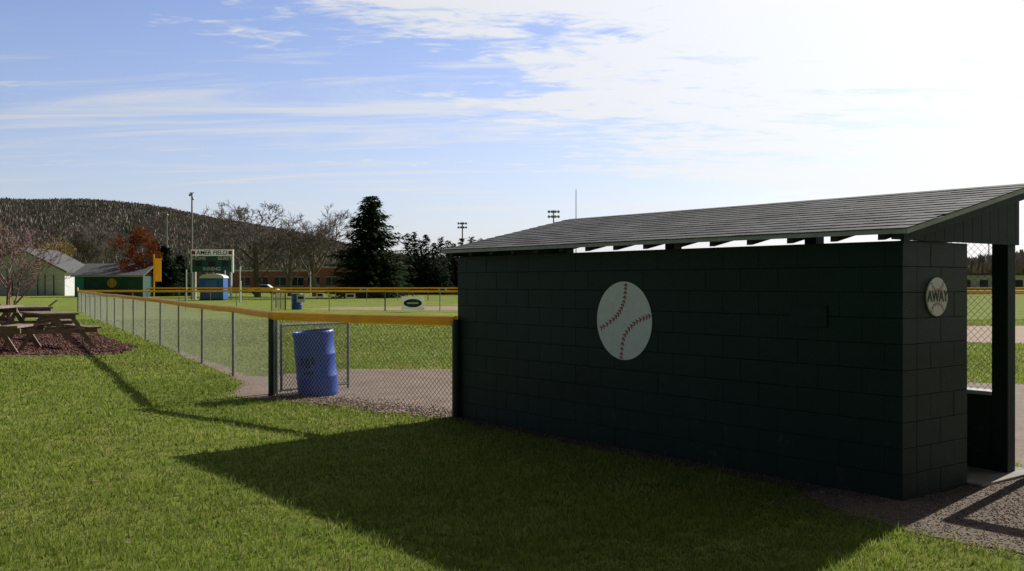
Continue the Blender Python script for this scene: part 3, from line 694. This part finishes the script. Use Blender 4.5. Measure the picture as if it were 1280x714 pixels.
q=MB(); q.tube((at(720,150),150,0),(at(720,150),150,zz(237,150)),.09,.05,6); q.obj('antenna_mast',M_metal)
rb=empty('field_house',(at(1232,170),170,0)); q=MB(); q.box(-9,9,0,8,0,3); q.obj('walls',M_offwhite,rb); q=MB(); q.box(-9.4,9.4,-.4,8.4,3.001,3.4); q.obj('roof',M_roofgrey,rb)
q=MB(); 
for i in range(5): q.box(-7+i*3,-5.6+i*3,-.04,-.005,1,2.2)
q.obj('windows',M_glass,rb)
fence('chain_link_fence',[(20,47),(46,42)],wsp=.15,wr=.002,cap=True)

# ---------------- light + world
S=Vector((.67*math.cos(math.radians(30)),.742*math.cos(math.radians(30)),.5)).normalized()
sun=bpy.data.lights.new('sun','SUN'); sun.energy=5.0; sun.angle=math.radians(.55); sun.color=(1,.96,.88)
so=bpy.data.objects.new('sun',sun); so.rotation_euler=S.to_track_quat('Z','Y').to_euler(); scene.collection.objects.link(so)
wd=bpy.data.worlds.new('World'); scene.world=wd; wd.use_nodes=True; nt=wd.node_tree; n=nt.nodes; l=nt.links
bg=n['Background']; bg.inputs['Strength'].default_value=.1
sky=n.new('ShaderNodeTexSky'); sky.sky_type='NISHITA'; sky.sun_disc=False; sky.sun_elevation=math.radians(30); sky.sun_rotation=math.radians(42); sky.air_density=1; sky.dust_density=.6; sky.ozone_density=2.5
tc=n.new('ShaderNodeTexCoord'); sp=n.new('ShaderNodeSeparateXYZ'); l.new(tc.outputs['Generated'],sp.inputs[0])
def M(op,a,b=None,c=None,clamp=False):
    x=n.new('ShaderNodeMath'); x.operation=op; x.use_clamp=clamp
    for i,v in enumerate((a,b,c)):
        if v is None: continue
        if isinstance(v,(int,float)): x.inputs[i].default_value=v
        else: l.new(v,x.inputs[i])
    return x.outputs[0]
def MR(v,a,b,c=0,d_=1,sm=True):
    x=n.new('ShaderNodeMapRange'); x.interpolation_type='SMOOTHSTEP' if sm else 'LINEAR'
    for k,q_ in (('From Min',a),('From Max',b),('To Min',c),('To Max',d_)): x.inputs[k].default_value=q_
    l.new(v,x.inputs['Value']); return x.outputs[0]
def MX(f,a,b):
    x=n.new('ShaderNodeMix'); x.data_type='RGBA'
    if isinstance(f,float): x.inputs['Factor'].default_value=f
    else: l.new(f,x.inputs['Factor'])
    for k,v in(('A',a),('B',b)):
        if isinstance(v,tuple): x.inputs[k].default_value=(*v,1)
        else: l.new(v,x.inputs[k])
    return x.outputs['Result']
def SC(col,f):
    x=n.new('ShaderNodeVectorMath'); x.operation='SCALE'
    if isinstance(col,tuple): x.inputs[0].default_value=col
    else: l.new(col,x.inputs[0])
    if isinstance(f,float): x.inputs['Scale'].default_value=f
    else: l.new(f,x.inputs['Scale'])
    return x.outputs[0]
sxx,syy,szz=sp.outputs
zc=M('ADD',M('MAXIMUM',szz,0),.09)
cb=n.new('ShaderNodeCombineXYZ'); l.new(M('DIVIDE',sxx,zc),cb.inputs[0]); l.new(M('DIVIDE',syy,zc),cb.inputs[1])
def MAP(rot,sc,loc=(0,0,0)):
    mp=n.new('ShaderNodeMapping'); mp.inputs['Rotation'].default_value=(0,0,math.radians(rot)); mp.inputs['Scale'].default_value=sc; mp.inputs['Location'].default_value=loc; l.new(cb.outputs[0],mp.inputs['Vector']); return mp.outputs[0]
def NZ(s,dt,rg,dist,vec):
    x=n.new('ShaderNodeTexNoise'); x.inputs['Scale'].default_value=s; x.inputs['Detail'].default_value=dt; x.inputs['Roughness'].default_value=rg; x.inputs['Distortion'].default_value=dist; l.new(vec,x.inputs['Vector']); return x.outputs['Fac']
nA=NZ(1.2,7,.64,.5,MAP(32,(.5,1.3,1),(3.1,.7,0)))
nB=NZ(7.0,4,.6,.6,MAP(32,(.8,1.7,1)))
nC=NZ(1.7,6,.62,.8,MAP(26,(.25,1.6,1),(7.3,2.2,0)))
bias=M('ADD',M('MULTIPLY',sxx,.374),M('MULTIPLY',szz,.927))
bb=MR(bias,.06,.30,-.09,.17)
den=M('ADD',M('ADD',M('MULTIPLY',nA,.85),M('MULTIPLY',nB,.40)),M('SUBTRACT',bb,.09))
msk=MR(den,.53,.66)
wisp=M('MULTIPLY',MR(nC,.48,.68),.78)
msk=M('MAXIMUM',msk,wisp)
dot=n.new('ShaderNodeVectorMath'); dot.operation='DOT_PRODUCT'; l.new(tc.outputs['Generated'],dot.inputs[0]); dot.inputs[1].default_value=tuple(S)
dp_=M('MAXIMUM',dot.outputs['Value'],0); d2=M('POWER',dp_,3)
front=M('MULTIPLY',MR(syy,-.35,.5,.12,1.0),MR(szz,.32,.62,1.0,.35))
cbv=M('MULTIPLY',M('ADD',M('MULTIPLY',d2,5.5),6.6),front)
cc=SC((.97,.985,1.0),cbv)
haze=M('POWER',M('SUBTRACT',1,M('MAXIMUM',szz,0)),8)
hz=SC((.84,.92,1.0),M('MULTIPLY',M('ADD',M('MULTIPLY',d2,4),6.6),front))
skyb=n.new('ShaderNodeMix'); skyb.data_type='RGBA'; skyb.blend_type='MULTIPLY'; skyb.inputs['Factor'].default_value=1; l.new(sky.outputs[0],skyb.inputs['A']); skyb.inputs['B'].default_value=(1.22,1.14,1.38,1)
skyf=SC(skyb.outputs['Result'],M('ADD',M('MULTIPLY',front,.85),.15))
s1=MX(M('MULTIPLY',haze,.8),skyf,hz)
s2=MX(M('MULTIPLY',msk,.9),s1,cc)
l.new(s2,bg.inputs['Color'])

# ---------------- camera
cam=bpy.data.cameras.new('camera'); cam.sensor_width=36; cam.lens=36*F/1280; cam.clip_end=9000; cam.clip_start=.05
co=bpy.data.objects.new('camera',cam); co.location=(0,0,CZ); co.rotation_euler=(math.radians(90)-math.atan(3/F),0,0); scene.collection.objects.link(co); scene.camera=co
scene.view_settings.view_transform='Standard'; scene.view_settings.look='None'; scene.view_settings.exposure=0
